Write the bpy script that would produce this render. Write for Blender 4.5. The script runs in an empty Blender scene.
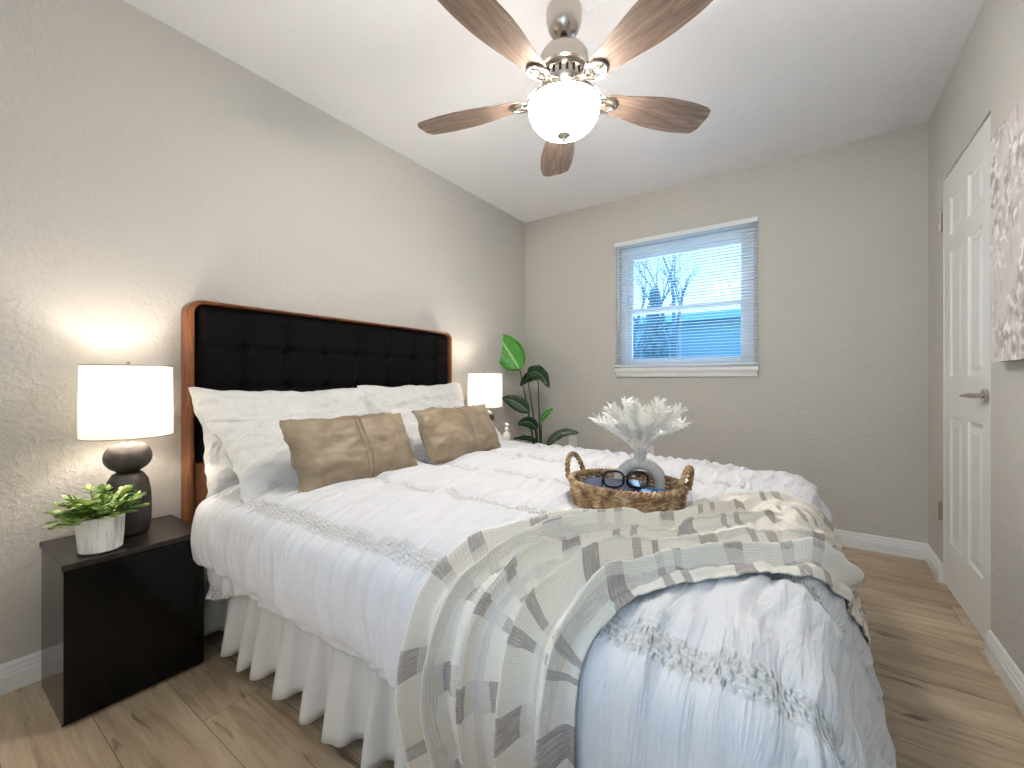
import bpy, math, random
from math import pi, sin, cos, hypot, radians
from mathutils import Vector, Matrix, noise
random.seed(7)
S = bpy.context.scene
COL = S.collection

# ------------------------------------------------------------------ camera, world, light, exposure
cam_d = bpy.data.cameras.new('camera'); cam = bpy.data.objects.new('camera', cam_d); COL.objects.link(cam)
cam.location = (0, 0, 1.005); cam.rotation_euler = (radians(90), 0, radians(34.7))
cam_d.sensor_width = 36; cam_d.lens = 36*429/1024; cam_d.shift_y = -4/1024; cam_d.clip_start = 0.02
S.camera = cam
S.view_settings.view_transform = 'Standard'; S.view_settings.look = 'None'
S.view_settings.gamma = 1; S.view_settings.use_curve_mapping = False
S.view_settings.exposure = 0.88

W = bpy.data.worlds.new('sky'); S.world = W; W.use_nodes = True
wn = W.node_tree.nodes; wl = W.node_tree.links; wn.clear()
wo = wn.new('ShaderNodeOutputWorld'); wb = wn.new('ShaderNodeBackground')
wt = wn.new('ShaderNodeTexCoord'); ws = wn.new('ShaderNodeSeparateXYZ'); wr = wn.new('ShaderNodeValToRGB')
wl.new(wt.outputs['Generated'], ws.inputs[0]); wl.new(ws.outputs['Z'], wr.inputs[0])
wr.color_ramp.elements[0].position = 0.0; wr.color_ramp.elements[0].color = (0.60, 0.96, 0.98, 1)
wr.color_ramp.elements[1].position = 0.5; wr.color_ramp.elements[1].color = (0.16, 0.45, 1.0, 1)
wl.new(wr.outputs[0], wb.inputs[0]); wb.inputs[1].default_value = 1.25; wl.new(wb.outputs[0], wo.inputs[0])

def light(name, kind, loc, power, color, size=0.1, rot=(0, 0, 0), size_y=None):
    d = bpy.data.lights.new(name, kind); d.energy = power; d.color = color
    if kind == 'AREA':
        d.shape = 'RECTANGLE'; d.size = size; d.size_y = size_y or size
    else: d.shadow_soft_size = size
    o = bpy.data.objects.new(name, d); COL.objects.link(o); o.location = loc; o.rotation_euler = rot
    return o
XL, XR, YB, YF, H = -2.133, 0.546, 3.29, -0.48, 2.44       # the room: left, right, back, front, height
# fill added at unseen openings behind the camera, and daylight by the back window
light('added_front_window_fill', 'AREA', (0.0, YF+0.02, 1.45), 4.0, (0.60, 0.83, 1.0), .85, (radians(104), 0, 0), 1.1)
light('added_hallway_fill', 'AREA', (-1.05, YF-0.14, 1.02), 4.2, (1.0, 0.97, 0.93), .74, (radians(90), 0, 0), 1.9)
light('daylight_back_window', 'AREA', (-0.77, YB+0.70, 1.35), 12, (0.55, 0.78, 1.0), 1.3, (radians(-108), 0, 0), 1.2)

# ------------------------------------------------------------------ helpers
def tag(o, label=None, cat=None, group=None, kind=None):
    if label: o['label'] = label
    if cat: o['category'] = cat
    if group: o['group'] = group
    if kind: o['kind'] = kind
    return o

def empty(name, loc=(0, 0, 0), label=None, cat=None, group=None, rz=0, kind=None):
    o = bpy.data.objects.new(name, None); COL.objects.link(o); o.empty_display_size = .05
    o.location = loc; o.rotation_euler = (0, 0, rz)
    return tag(o, label, cat, group, kind)

class MB:
    def __init__(s): s.v = []; s.f = []; s.uv = []
    def add(s, vs, fs, uvs=None):
        n = len(s.v); s.v += [tuple(v) for v in vs]; s.f += [tuple(i+n for i in f) for f in fs]
        s.uv += list(uvs) if uvs else [(0, 0)]*len(vs)
        return s
    def box(s, x0, x1, y0, y1, z0, z1):
        vs = [(x, y, z) for x in (x0, x1) for y in (y0, y1) for z in (z0, z1)]
        return s.add(vs, [(0, 1, 3, 2), (4, 6, 7, 5), (0, 4, 5, 1), (2, 3, 7, 6), (0, 2, 6, 4), (1, 5, 7, 3)])
    def rings(s, rings, closed=True, cap=True, loop=False):
        n = len(rings[0]); vs = [p for r in rings for p in r]; fs = []
        m = len(rings)
        for i in range(m if loop else m-1):
            for j in range(n if closed else n-1):
                k = (j+1) % n; i2 = (i+1) % m
                fs.append((i*n+j, i*n+k, i2*n+k, i2*n+j))
        if cap and not loop:
            fs.append(tuple(range(n-1, -1, -1))); fs.append(tuple((m-1)*n+j for j in range(n)))
        return s.add(vs, fs)
    def tube(s, pts, r, n=8, loop=False, flat=1.0):
        pts = [Vector(p) for p in pts]; m = len(pts); rings = []
        rr = r if isinstance(r, (list, tuple)) else [r]*m
        up = Vector((0, 0, 1)); prev = None
        for i, p in enumerate(pts):
            if loop: t = pts[(i+1) % m]-pts[i-1]
            else: t = pts[min(i+1, m-1)]-pts[max(i-1, 0)]
            t = t.normalized() if t.length > 1e-9 else up
            if prev is None:
                a = t.cross(up) if abs(t.z) < .95 else t.cross(Vector((1, 0, 0)))
            else: a = prev-t*prev.dot(t)
            a.normalize(); prev = a; b = t.cross(a)
            rings.append([p+a*cos(2*pi*k/n)*rr[i]+b*sin(2*pi*k/n)*rr[i]*flat for k in range(n)])
        return s.rings(rings, True, True, loop)
    def lathe(s, prof, c=(0, 0), n=32, cap=True):
        rings = [[(c[0]+r*cos(2*pi*k/n), c[1]+r*sin(2*pi*k/n), z) for k in range(n)] for r, z in prof]
        return s.rings(rings, True, cap)
    def grid(s, nu, nv, fn, uvfn=None):
        vs = [fn(i/(nu-1), j/(nv-1)) for i in range(nu) for j in range(nv)]
        uvs = [uvfn(i/(nu-1), j/(nv-1)) for i in range(nu) for j in range(nv)] if uvfn else None
        return s.add(vs, [(i*nv+j, (i+1)*nv+j, (i+1)*nv+j+1, i*nv+j+1) for i in range(nu-1) for j in range(nv-1)], uvs)
    def build(s, name, mat, parent=None, smooth=False, bevel=0, sub=0, solid=0, matrix=None, auto=False):
        me = bpy.data.meshes.new(name); me.from_pydata(s.v, [], s.f)
        ul = me.uv_layers.new(name='UVMap')
        for l in me.loops: ul.data[l.index].uv = s.uv[l.vertex_index]
        me.materials.append(mat); me.update()
        import bmesh
        bm = bmesh.new(); bm.from_mesh(me)
        if solid == 0: bmesh.ops.recalc_face_normals(bm, faces=bm.faces)
        bm.to_mesh(me); bm.free()
        if smooth:
            me.polygons.foreach_set('use_smooth', [True]*len(me.polygons))
            if auto: me.set_sharp_from_angle(angle=radians(40))
        o = bpy.data.objects.new(name, me); COL.objects.link(o)
        if parent: o.parent = parent
        if matrix: o.matrix_local = matrix
        if bevel:
            m = o.modifiers.new('bevel', 'BEVEL'); m.width = bevel; m.segments = 2; m.limit_method = 'ANGLE'; m.angle_limit = radians(50)
        if solid:
            m = o.modifiers.new('solid', 'SOLIDIFY'); m.thickness = solid; m.offset = -1
        if sub:
            m = o.modifiers.new('sub', 'SUBSURF'); m.levels = sub; m.render_levels = sub
        return o

def copy_tree(o, parent=None):
    c = o.copy(); COL.objects.link(c)
    if parent: c.parent = parent
    for ch in [x for x in bpy.data.objects if x.parent == o]: copy_tree(ch, c)
    return c

def fbm(x, y, z=0, o=3): return noise.fractal(Vector((x, y, z)), 1.0, 2.0, o)
def sstep(a, b, x):
    t = max(0, min(1, (x-a)/(b-a))); return t*t*(3-2*t)

# ------------------------------------------------------------------ materials
class Mt:
    def __init__(s, name, col=(.8, .8, .8), rough=.6, metal=0, spec=.5, emis=None, es=0):
        s.m = bpy.data.materials.new(name); s.m.use_nodes = True
        s.n = s.m.node_tree.nodes; s.l = s.m.node_tree.links; s.b = s.n['Principled BSDF']
        s.b.inputs['Base Color'].default_value = (*col, 1); s.b.inputs['Roughness'].default_value = rough
        s.b.inputs['Metallic'].default_value = metal; s.b.inputs['Specular IOR Level'].default_value = spec
        if emis: s.b.inputs['Emission Color'].default_value = (*emis, 1); s.b.inputs['Emission Strength'].default_value = es
    def coord(s, kind='Object', scale=(1, 1, 1), rot=(0, 0, 0)):
        t = s.n.new('ShaderNodeTexCoord'); mp = s.n.new('ShaderNodeMapping')
        mp.inputs['Scale'].default_value = scale; mp.inputs['Rotation'].default_value = rot
        s.l.new(t.outputs[kind], mp.inputs[0]); return mp.outputs[0]
    def noise(s, vec, scale=5, detail=4, rough=.5, dist=0):
        n = s.n.new('ShaderNodeTexNoise'); n.inputs['Scale'].default_value = scale; n.inputs['Detail'].default_value = detail
        n.inputs['Roughness'].default_value = rough; n.inputs['Distortion'].default_value = dist
        s.l.new(vec, n.inputs['Vector']); return n.outputs['Fac']
    def ramp(s, fac, stops, const=False):
        r = s.n.new('ShaderNodeValToRGB'); e = r.color_ramp.elements
        if const: r.color_ramp.interpolation = 'CONSTANT'
        while len(e) < len(stops): e.new(.5)
        for q, (p, c) in zip(e, stops):
            q.position = p; q.color = (*c, 1) if not isinstance(c, (int, float)) else (c, c, c, 1)
        s.l.new(fac, r.inputs[0]); return r.outputs[0]
    def mix(s, fac, a, b, mode='MIX'):
        m = s.n.new('ShaderNodeMix'); m.data_type = 'RGBA'; m.blend_type = mode
        for k, v in ((0, fac), (6, a), (7, b)):
            if isinstance(v, (int, float)): m.inputs[k].default_value = v
            elif isinstance(v, tuple): m.inputs[k].default_value = (*v, 1)
            else: s.l.new(v, m.inputs[k])
        return m.outputs[2]
    def math(s, op, a, b=0):
        m = s.n.new('ShaderNodeMath'); m.operation = op
        for k, v in ((0, a), (1, b)):
            if isinstance(v, (int, float)): m.inputs[k].default_value = v
            else: s.l.new(v, m.inputs[k])
        return m.outputs[0]
    def col(s, c): s.l.new(c, s.b.inputs['Base Color']); return s
    def rgh(s, c): s.l.new(c, s.b.inputs['Roughness']); return s
    def bump(s, h, strength=.3, dist=.01):
        b = s.n.new('ShaderNodeBump'); b.inputs['Strength'].default_value = strength; b.inputs['Distance'].default_value = dist
        s.l.new(h, b.inputs['Height'])
        prev = s.b.inputs['Normal'].links
        if prev: s.l.new(prev[0].from_socket, b.inputs['Normal'])
        s.l.new(b.outputs[0], s.b.inputs['Normal']); return s

def wall_mat(name, c, bs):
    m = Mt(name, c, .75, spec=.25); v = m.coord()
    n1 = m.noise(v, 55, 3, .55, .3); r = m.ramp(n1, [(.42, 0.0), (.62, 1.0)])
    m.bump(r, bs, .004); m.bump(m.noise(v, 4, 2), .1, .02)
    m.col(m.mix(m.noise(v, 1.3, 2), tuple(x*.97 for x in c), c)); return m.m
M = {}
M['wall'] = wall_mat('greige_orange_peel_wall', (.595, .57, .53), .42)
M['ceiling'] = wall_mat('textured_white_ceiling', (.90, .89, .905), .22)
M['trim'] = Mt('white_trim_paint', (.82, .82, .81), .35).m
M['door'] = Mt('white_door_paint', (.82, .82, .80), .32).m

m = Mt('oak_plank_floor', rough=.42); v = m.coord()
br = m.n.new('ShaderNodeTexBrick'); br.offset = .37; br.offset_frequency = 2; br.squash = 1
mp = m.n.new('ShaderNodeMapping'); mp.inputs['Location'].default_value = (.25, .02, 0); m.l.new(v, mp.inputs[0]); m.l.new(mp.outputs[0], br.inputs['Vector'])
for k, q in (('Scale', 1), ('Brick Width', 1.22), ('Row Height', .18), ('Mortar Size', .0012), ('Mortar Smooth', .3), ('Bias', 0)): br.inputs[k].default_value = q
br.inputs['Color1'].default_value = (0, 0, 0, 1); br.inputs['Color2'].default_value = (1, 1, 1, 1); br.inputs['Mortar'].default_value = (.5, .5, .5, 1)
sh = m.n.new('ShaderNodeVectorMath'); sh.operation = 'MULTIPLY_ADD'; m.l.new(br.outputs['Color'], sh.inputs[0]); sh.inputs[1].default_value = (3.1, 7.7, 5.3); m.l.new(v, sh.inputs[2])
def stretched(sc):
    q = m.n.new('ShaderNodeMapping'); q.inputs['Scale'].default_value = sc; m.l.new(sh.outputs[0], q.inputs[0]); return q.outputs[0]
g1 = m.noise(stretched((1.0, 7, 1)), 2.2, 6, .6, 1.2); g2 = m.noise(stretched((2.5, 60, 1)), 2, 4, .6, .4)
g3 = m.noise(stretched((2.0, 14, 1)), 1.7, 3, .5, .6)
base = m.ramp(g1, [(.30, (.30, .215, .13)), (.47, (.55, .43, .29)), (.68, (.76, .64, .47))])
base = m.mix(.35, base, m.ramp(g2, [(.3, (.36, .27, .175)), (.7, (.68, .57, .42))]))
base = m.mix(m.ramp(g3, [(.30, .75), (.38, 0.0)]), base, (.075, .05, .035))
base = m.mix(.55, base, m.mix(br.outputs['Color'], (.50, .43, .36), (1, .96, .92)), 'MULTIPLY')
base = m.mix(m.ramp(br.outputs['Fac'], [(.2, 0.0), (.9, .7)]), base, (.06, .045, .03))
m.col(base); m.bump(g2, .12, .002); m.bump(m.math('SUBTRACT', 1, br.outputs['Fac']), .3, .002)
m.rgh(m.ramp(g1, [(.3, .36), (.7, .5)])); M['floor'] = m.m

def wood(name, dark, mid, lite, axis_scale, rough=.35, sc=3, bump=.1):
    m = Mt(name, mid, rough); v = m.coord('Object', axis_scale)
    a = m.noise(v, sc, 6, .62, 1.0); b = m.noise(v, sc*6, 3, .6, .3)
    c = m.ramp(a, [(.32, dark), (.5, mid), (.7, lite)])
    c = m.mix(.3, c, m.ramp(b, [(.35, dark), (.65, lite)]))
    m.col(c); m.bump(b, bump, .002); return m.m
M['walnut'] = wood('walnut_frame', (.10, .030, .009), (.20, .062, .017), (.32, .115, .034), (8, 8, 1), .3)
M['blade'] = wood('weathered_blade_wood', (.085, .052, .036), (.20, .135, .10), (.38, .285, .22), (1, 14, 4), .45, 2.2)
m = Mt('black_lacquer', (.0015, .0015, .0015), .16, spec=.3); m.rgh(m.ramp(m.noise(m.coord(), 3, 3), [(.3, .10), (.7, .18)])); M['black'] = m.m
m = Mt('dark_stain_top', (.022, .016, .014), .34); v = m.coord('Object', (1, 12, 1)); m.col(m.ramp(m.noise(v, 4, 4), [(.3, (.014, .010, .009)), (.7, (.032, .023, .020))])); M['dark_top'] = m.m
m = Mt('charcoal_linen', (.02, .017, .018), .85, spec=.3)
v = m.coord('Object', (1, 1, 14)); v2 = m.coord('Object', (1, 14, 1)); n1 = m.noise(v, 32, 4, .7); n2 = m.noise(v2, 32, 4, .7)
w = m.math('MULTIPLY', n1, n2); m.col(m.ramp(w, [(.12, (.0012, .001, .0012)), (.27, (.0035, .0028, .003)), (.42, (.018, .015, .014))])); m.bump(w, .5, .003)
m.b.inputs['Specular IOR Level'].default_value = .12; M['linen'] = m.m
m = Mt('white_cotton', (.74, .73, .71), .8, spec=.2); v = m.coord(); m.bump(m.noise(v, 6, 4, .5, 2.2), .6, .03); m.bump(m.noise(v, 18, 3, .55, 1.5), .3, .008); m.bump(m.noise(v, 600, 2), .08, .001)
m.b.inputs['Sheen Weight'].default_value = .1; M['cotton'] = m.m
m = Mt('skirt_cotton', (.68, .67, .64), .85, spec=.2); v = m.coord('Object', (3, 3, .7)); m.bump(m.noise(v, 9, 3), .3, .01); M['skirt'] = m.m
# duvet: gathers and ruched bands, laid out on the cloth itself (UV in metres)
BAND0, BANDP = .685, .355
m = Mt('ruched_white_duvet', (.72, .72, .73), .78, spec=.2)
uv = m.coord('UV'); sx = m.n.new('ShaderNodeSeparateXYZ'); m.l.new(uv, sx.inputs[0])
yy = m.math('DIVIDE', m.math('SUBTRACT', sx.outputs['Y'], BAND0-BANDP*8), BANDP)
dist = m.math('ABSOLUTE', m.math('SUBTRACT', m.math('FRACT', m.math('ADD', yy, .5)), .5))   # 0 on a band
band = m.ramp(dist, [(.045, 1.0), (.065, 0.0)]); near = m.ramp(dist, [(.05, 1.0), (.45, .55)])
gv = m.coord('UV', (1, .16, 1)); gath = m.noise(gv, 44, 3, .55, .8)
m.bump(m.math('MULTIPLY', gath, near), .8, .016)
rw = []
for d_, sc_, ro_ in (('X', 26, .5), ('X', 26, -.5), ('Y', 38, 0)):
    w_ = m.n.new('ShaderNodeTexWave'); w_.bands_direction = d_; w_.inputs['Scale'].default_value = sc_; w_.inputs['Distortion'].default_value = 2.5; w_.inputs['Detail Scale'].default_value = 3
    m.l.new(m.coord('UV', (1, 1, 1), (0, 0, ro_)), w_.inputs['Vector']); rw.append(w_.outputs['Fac'])
m.bump(m.math('MULTIPLY', m.math('ADD', m.math('MULTIPLY', rw[0], rw[1]), m.math('MULTIPLY', rw[2], .5)), band), .8, .006)
m.bump(m.noise(m.coord('UV', (1, .5, 1)), 17, 3, .5, 1.5), .28, .012)
m.col(m.mix(band, (.73, .73, .745), (.70, .695, .685))); M['duvet'] = m.m
# throw
m = Mt('plaid_woven_throw', rough=.92, spec=.15); uv = m.coord('UV'); sx = m.n.new('ShaderNodeSeparateXYZ')
wob = m.n.new('ShaderNodeVectorMath'); wob.operation = 'MULTIPLY_ADD'; nz = m.n.new('ShaderNodeTexNoise'); nz.inputs['Scale'].default_value = 9
m.l.new(uv, nz.inputs['Vector']); m.l.new(nz.outputs['Color'], wob.inputs[0]); wob.inputs[1].default_value = (.03, .03, 0); m.l.new(uv, wob.inputs[2]); m.l.new(wob.outputs[0], sx.inputs[0])
fv = m.math('FRACT', m.math('DIVIDE', sx.outputs['Y'], .34)); fu = m.math('FRACT', m.math('DIVIDE', sx.outputs['X'], .24))
bars = m.ramp(fv, [(0, 0.0), (.10, .9), (.25, 0.0), (.52, .8), (.585, 0.0), (.67, .8), (.735, 0.0)], True)
cols = m.ramp(fu, [(0, .95), (.42, .35), (.55, .85), (.74, .25)], True)
streak = m.noise(m.coord('UV', (1, 16, 1)), 28, 3, .7); streak2 = m.noise(m.coord('UV', (16, 1, 1)), 28, 3, .7)
k = m.math('MULTIPLY', m.math('MULTIPLY', bars, cols), m.ramp(streak, [(.30, .45), (.55, 1.0)]))
faint = m.math('MULTIPLY', m.ramp(fu, [(0, 0.0), (.30, .35), (.42, 0.0), (.8, .30), (.9, 0.0)], True), m.ramp(streak2, [(.4, .2), (.6, 1.0)]))
c = m.mix(m.math('MAXIMUM', k, faint), m.mix(m.ramp(streak, [(.35, 0.0), (.65, .6)]), (.92, .86, .76), (.80, .745, .65)), (.35, .295, .265))
m.col(c)
wx = m.n.new('ShaderNodeTexWave'); wx.inputs['Scale'].default_value = 62; wx.inputs['Distortion'].default_value = 1.5; m.l.new(m.coord('UV'), wx.inputs['Vector'])
wy = m.n.new('ShaderNodeTexWave'); wy.bands_direction = 'Y'; wy.inputs['Scale'].default_value = 62; wy.inputs['Distortion'].default_value = 1.5; m.l.new(m.coord('UV'), wy.inputs['Vector'])
m.bump(m.math('ADD', wx.outputs['Fac'], wy.outputs['Fac']), .3, .002); M['throw'] = m.m

m = Mt('taupe_leather', (.27, .22, .165), .36, spec=.5); v = m.coord(); a = m.noise(v, 6, 5, .6, .8)
m.col(m.ramp(a, [(.3, (.22, .162, .10)), (.55, (.31, .235, .150)), (.75, (.40, .315, .21))])); m.rgh(m.ramp(a, [(.3, .40), (.7, .54)]))
m.bump(a, .3, .01); m.bump(m.noise(v, 160, 2), .1, .001); M['leather'] = m.m
m = Mt('brushed_nickel', (.56, .51, .46), .27, 1.0); m.bump(m.noise(m.coord('Object', (1, 1, 60)), 12, 2), .05, .001); M['nickel'] = m.m
M['dark_metal'] = Mt('dark_bronze_metal', (.05, .035, .03), .35, .8).m
m = Mt('lit_frosted_glass', (.95, .9, .82), .4, emis=(1, .93, .86), es=44); M['bowl'] = m.m
m = Mt('lamp_shade_linen', (.86, .83, .76), .9); v = m.coord('Object', (1, 1, 10)); a = m.noise(v, 26, 3, .7)
tr = m.n.new('ShaderNodeBsdfTranslucent'); mx = m.n.new('ShaderNodeMixShader'); mx.inputs[0].default_value = .13
cc = m.ramp(a, [(.3, (.86, .82, .74)), (.7, (.97, .95, .9))]); m.col(cc); m.l.new(cc, tr.inputs[0])
m.l.new(m.b.outputs[0], mx.inputs[1]); m.l.new(tr.outputs[0], mx.inputs[2]); m.l.new(mx.outputs[0], m.n['Material Output'].inputs[0]); M['shade'] = m.m
m = Mt('bulb_glow', (1, .9, .8), .3, emis=(1, .86, .66), es=8); M['bulb'] = m.m
m = Mt('lamp_ceramic', (.035, .028, .027), .42); m.col(m.ramp(m.noise(m.coord(), 40, 3), [(.35, (.03, .023, .022)), (.65, (.055, .045, .043))])); M['ceramic'] = m.m
m = Mt('white_ribbed_pot', (.78, .76, .72), .7); v = m.coord('Object', (9, 9, .8)); a = m.noise(v, 6, 4, .7); m.col(m.ramp(a, [(.38, (.50, .48, .45)), (.55, (.80, .78, .75))])); m.bump(a, .4, .004); M['pot'] = m.m
M['soil'] = Mt('dark_soil', (.03, .02, .014), .95).m
m = Mt('variegated_leaf', (.2, .36, .06), .5); oi = m.noise(m.coord(), 28, 2); m.col(m.ramp(oi, [(.36, (.09, .20, .03)), (.48, (.28, .46, .09)), (.62, (.68, .76, .34))])); M['leaf_small'] = m.m
M['stem'] = Mt('green_stem', (.12, .22, .05), .5).m; M['stalk'] = Mt('dark_stalk', (.04, .06, .02), .5).m
def bigleaf(name, c1, c2, cr_):
    m = Mt(name, c1, .32); uv = m.coord('UV'); sx = m.n.new('ShaderNodeSeparateXYZ'); m.l.new(uv, sx.inputs[0])
    mid = m.ramp(m.math('ABSOLUTE', m.math('SUBTRACT', sx.outputs['X'], .5)), [(.02, 1.0), (.05, 0.0)])
    vein = m.n.new('ShaderNodeTexWave'); vein.bands_direction = 'Y'; vein.inputs['Scale'].default_value = 5; vein.inputs['Distortion'].default_value = .6; m.l.new(uv, vein.inputs['Vector'])
    m.col(m.mix(mid, m.mix(vein.outputs['Fac'], c1, c2), cr_)); m.bump(vein.outputs['Fac'], .3, .003); return m.m
M['leaf_bright'] = bigleaf('bright_green_leaf', (.035, .24, .010), (.06, .34, .015), (.35, .6, .2))
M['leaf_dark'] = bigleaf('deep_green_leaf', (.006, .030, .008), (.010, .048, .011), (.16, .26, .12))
M['basket'] = None
m = Mt('seagrass_wicker', (.33, .21, .12), .75); v = m.coord(); a = m.noise(v, 30, 4, .7); m.col(m.ramp(a, [(.3, (.10, .045, .018)), (.48, (.36, .21, .10)), (.66, (.66, .49, .29))])); m.bump(m.noise(v, 120, 3), .5, .003); M['wicker'] = m.m
m = Mt('matte_grey_ceramic', (.60, .57, .53), .7); m.col(m.ramp(m.noise(m.coord(), 90, 2), [(.4, (.62, .575, .52)), (.6, (.70, .65, .59))])); M['vase'] = m.m
m = Mt('dried_plume', (.86, .80, .70), .8); m.col(m.ramp(m.noise(m.coord(), 30, 2), [(.35, (.90, .82, .72)), (.5, (.96, .94, .90))])); m.b.inputs['Subsurface Weight'].default_value = 0; M['plume'] = m.m
M['book'] = Mt('glossy_navy_cover', (.015, .045, .16), .12, spec=.8).m
M['book2'] = Mt('glossy_azure_cover', (.03, .25, .62), .15, spec=.8).m
M['pages'] = Mt('paper_pages', (.8, .78, .7), .8).m
M['glasses'] = Mt('black_acetate', (.006, .006, .008), .15).m
m = Mt('clear_glass', (1, 1, 1), .03); g = m.n.new('ShaderNodeBsdfGlossy'); g.inputs['Roughness'].default_value = .03
tp = m.n.new('ShaderNodeBsdfTransparent'); fr = m.n.new('ShaderNodeFresnel'); fr.inputs[0].default_value = 1.18; mx = m.n.new('ShaderNodeMixShader'); m.l.new(fr.outputs[0], mx.inputs[0]); m.l.new(tp.outputs[0], mx.inputs[1]); m.l.new(g.outputs[0], mx.inputs[2]); m.l.new(mx.outputs[0], m.n['Material Output'].inputs[0]); M['glass'] = m.m
m = Mt('white_blind_slat', (.80, .84, .88), .45); tr = m.n.new('ShaderNodeBsdfTranslucent'); tr.inputs[0].default_value = (.60, .82, 1, 1); mx = m.n.new('ShaderNodeMixShader'); mx.inputs[0].default_value = .4
m.l.new(m.b.outputs[0], mx.inputs[1]); m.l.new(tr.outputs[0], mx.inputs[2]); m.l.new(mx.outputs[0], m.n['Material Output'].inputs[0]); M['slat'] = m.m
M['vinyl'] = Mt('white_vinyl', (.78, .80, .82), .35).m
M['plastic'] = Mt('white_plastic_plate', (.80, .79, .76), .4).m
M['slot'] = Mt('outlet_slot', (.03, .03, .03), .6).m
m = Mt('translucent_soap_bottle', (.62, .60, .56), .15); M['soap'] = m.m
# painting: loose mauve-grey blossoms on pale pink canvas
m = Mt('floral_canvas_paint', (.7, .65, .62), .7); v = m.coord('Object', (.7, .7, .7)); st = m.coord('Object', (1, 6, 1.0))
bg = m.ramp(m.noise(v, 5, 4, .6), [(.3, (.58, .51, .49)), (.6, (.72, .66, .64))])
stems = m.ramp(m.noise(st, 8, 2, .5, .5), [(.60, 0.0), (.64, .8)])
vo = m.n.new('ShaderNodeTexVoronoi'); vo.inputs['Scale'].default_value = 26; dv = m.n.new('ShaderNodeVectorMath'); dv.operation = 'MULTIPLY_ADD'
nn = m.n.new('ShaderNodeTexNoise'); nn.inputs['Scale'].default_value = 14; m.l.new(v, nn.inputs['Vector']); m.l.new(nn.outputs['Color'], dv.inputs[0]); dv.inputs[1].default_value = (.1, .1, .1); m.l.new(v, dv.inputs[2]); m.l.new(dv.outputs[0], vo.inputs['Vector'])
bl = m.math('MULTIPLY', m.ramp(vo.outputs['Distance'], [(.45, 1.0), (.7, 0.3)]), m.ramp(m.noise(v, 5.5, 5, .75), [(.44, 0.0), (.52, 1.0)]))
c = m.mix(m.math('MULTIPLY', stems, .6), bg, (.30, .26, .26)); c = m.mix(bl, c, m.ramp(m.noise(v, 45, 3), [(.4, (.36, .31, .31)), (.5, (.52, .44, .44)), (.62, (.85, .82, .80))]))
m.col(c); m.bump(bl, .4, .003); M['painting'] = m.m
M['canvas_edge'] = Mt('canvas_edge_grey', (.36, .33, .32), .7).m
M['hazy_bark'] = Mt('hazy_bark', (.10, .25, .36), .9).m  # blue haze of the distance is put into the bark colour
m = Mt('hazy_evergreen_foliage', (.13, .42, .55), .9); M['foliage_out'] = m.m  # foliage colour carries the same painted blue haze
M['siding'] = Mt('pale_blue_siding', (.22, .56, .78), .8).m
M['lawn'] = Mt('lawn', (.08, .14, .05), .95).m

# ------------------------------------------------------------------ the room
def struct(name, mb, mat, parent=None, **k):
    o = mb.build(name, mat, parent, **k)
    if not parent: o['kind'] = 'structure'
    return o
T = .12
struct('floor', MB().box(XL-T, XR+T+.7, YF-T, YB+T, -.1, 0), M['floor'])
struct('ceiling', MB().box(XL-T, XR+T, YF-T, YB+T, H, H+.1), M['ceiling'])
struct('wall_left', MB().box(XL-T, XL, YF-T, YB+T, 0, H), M['wall'])
WX0, WX1, WZ0, WZ1 = -1.235, -.305, 1.10, 2.045        # back window opening
def wall_with_hole_y(y0, y1, x0, x1, hx0, hx1, hz0, hz1):
    return MB().box(x0, hx0, y0, y1, 0, H).box(hx1, x1, y0, y1, 0, H).box(hx0, hx1, y0, y1, 0, hz0).box(hx0, hx1, y0, y1, hz1, H)
struct('wall_back', wall_with_hole_y(YB, YB+T, XL, XR+T, WX0, WX1, WZ0, WZ1), M['wall'])
FX0, FX1, FZ0, FZ1 = -.45, .45, .85, 2.05  # opening for the unseen window added behind the camera
HX0, HX1, HZT = -1.43, -.67, 2.03       # unseen doorway added behind the camera to let in neutral fill
wf_ = MB()
for a_, b_, c_, d_ in ((XL, HX0, 0, H), (HX0, HX1, HZT, H), (HX1, FX0, 0, H), (FX0, FX1, 0, FZ0), (FX0, FX1, FZ1, H), (FX1, XR+T, 0, H)): wf_.box(a_, b_, YF-T, YF, c_, d_)
struct('wall_front', wf_, M['wall'])
struct('wall_added_hallway', MB().box(HX0-.5, HX0-.4, -1.75, YF-T, 0, H).box(HX1+.15, HX1+.2, -1.75, YF-T, 0, H).box(HX0-.5, HX1+.2, -1.85, -1.75, 0, H), M['wall'])  # unseen hallway shell, added to keep sky light out of the doorway
struct('ceiling_added_hallway', MB().box(HX0-.5, HX1+.2, -1.85, YF-T, H, H+.1), M['ceiling'])
struct('floor_added_hallway', MB().box(HX0-.5, HX1+.2, -1.85, YF-T, -.1, 0), M['floor'])
struct('trim_3', MB().box(HX0-.06, HX0, YF, YF+.015, 0, HZT).box(HX1, HX1+.06, YF, YF+.015, 0, HZT).box(HX0-.06, HX1+.06, YF, YF+.015, HZT, HZT+.06), M['trim'])  # casing of the added doorway
DY0, DY1, DZ = 2.285, 2.962, 2.0
struct('wall_right', MB().box(XR, XR+T, YF, DY0, 0, H).box(XR, XR+T, DY1, YB, 0, H).box(XR, XR+T, DY0, DY1, DZ, H), M['wall'])
def baseboard(name, p0, p1, nrm):
    prof = [(0, 0), (.016, 0), (.016, .052), (.013, .058), (.013, .066), (.009, .074), (.009, .080), (.005, .090), (0, .092)]
    r = [[(p[0]+nrm[0]*d, p[1]+nrm[1]*d, z) for d, z in prof] for p in (p0, p1)]
    struct(name, MB().rings(r, True, True), M['trim'])
baseboard('baseboard_left', (XL, YF), (XL, YB), (1, 0))
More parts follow.
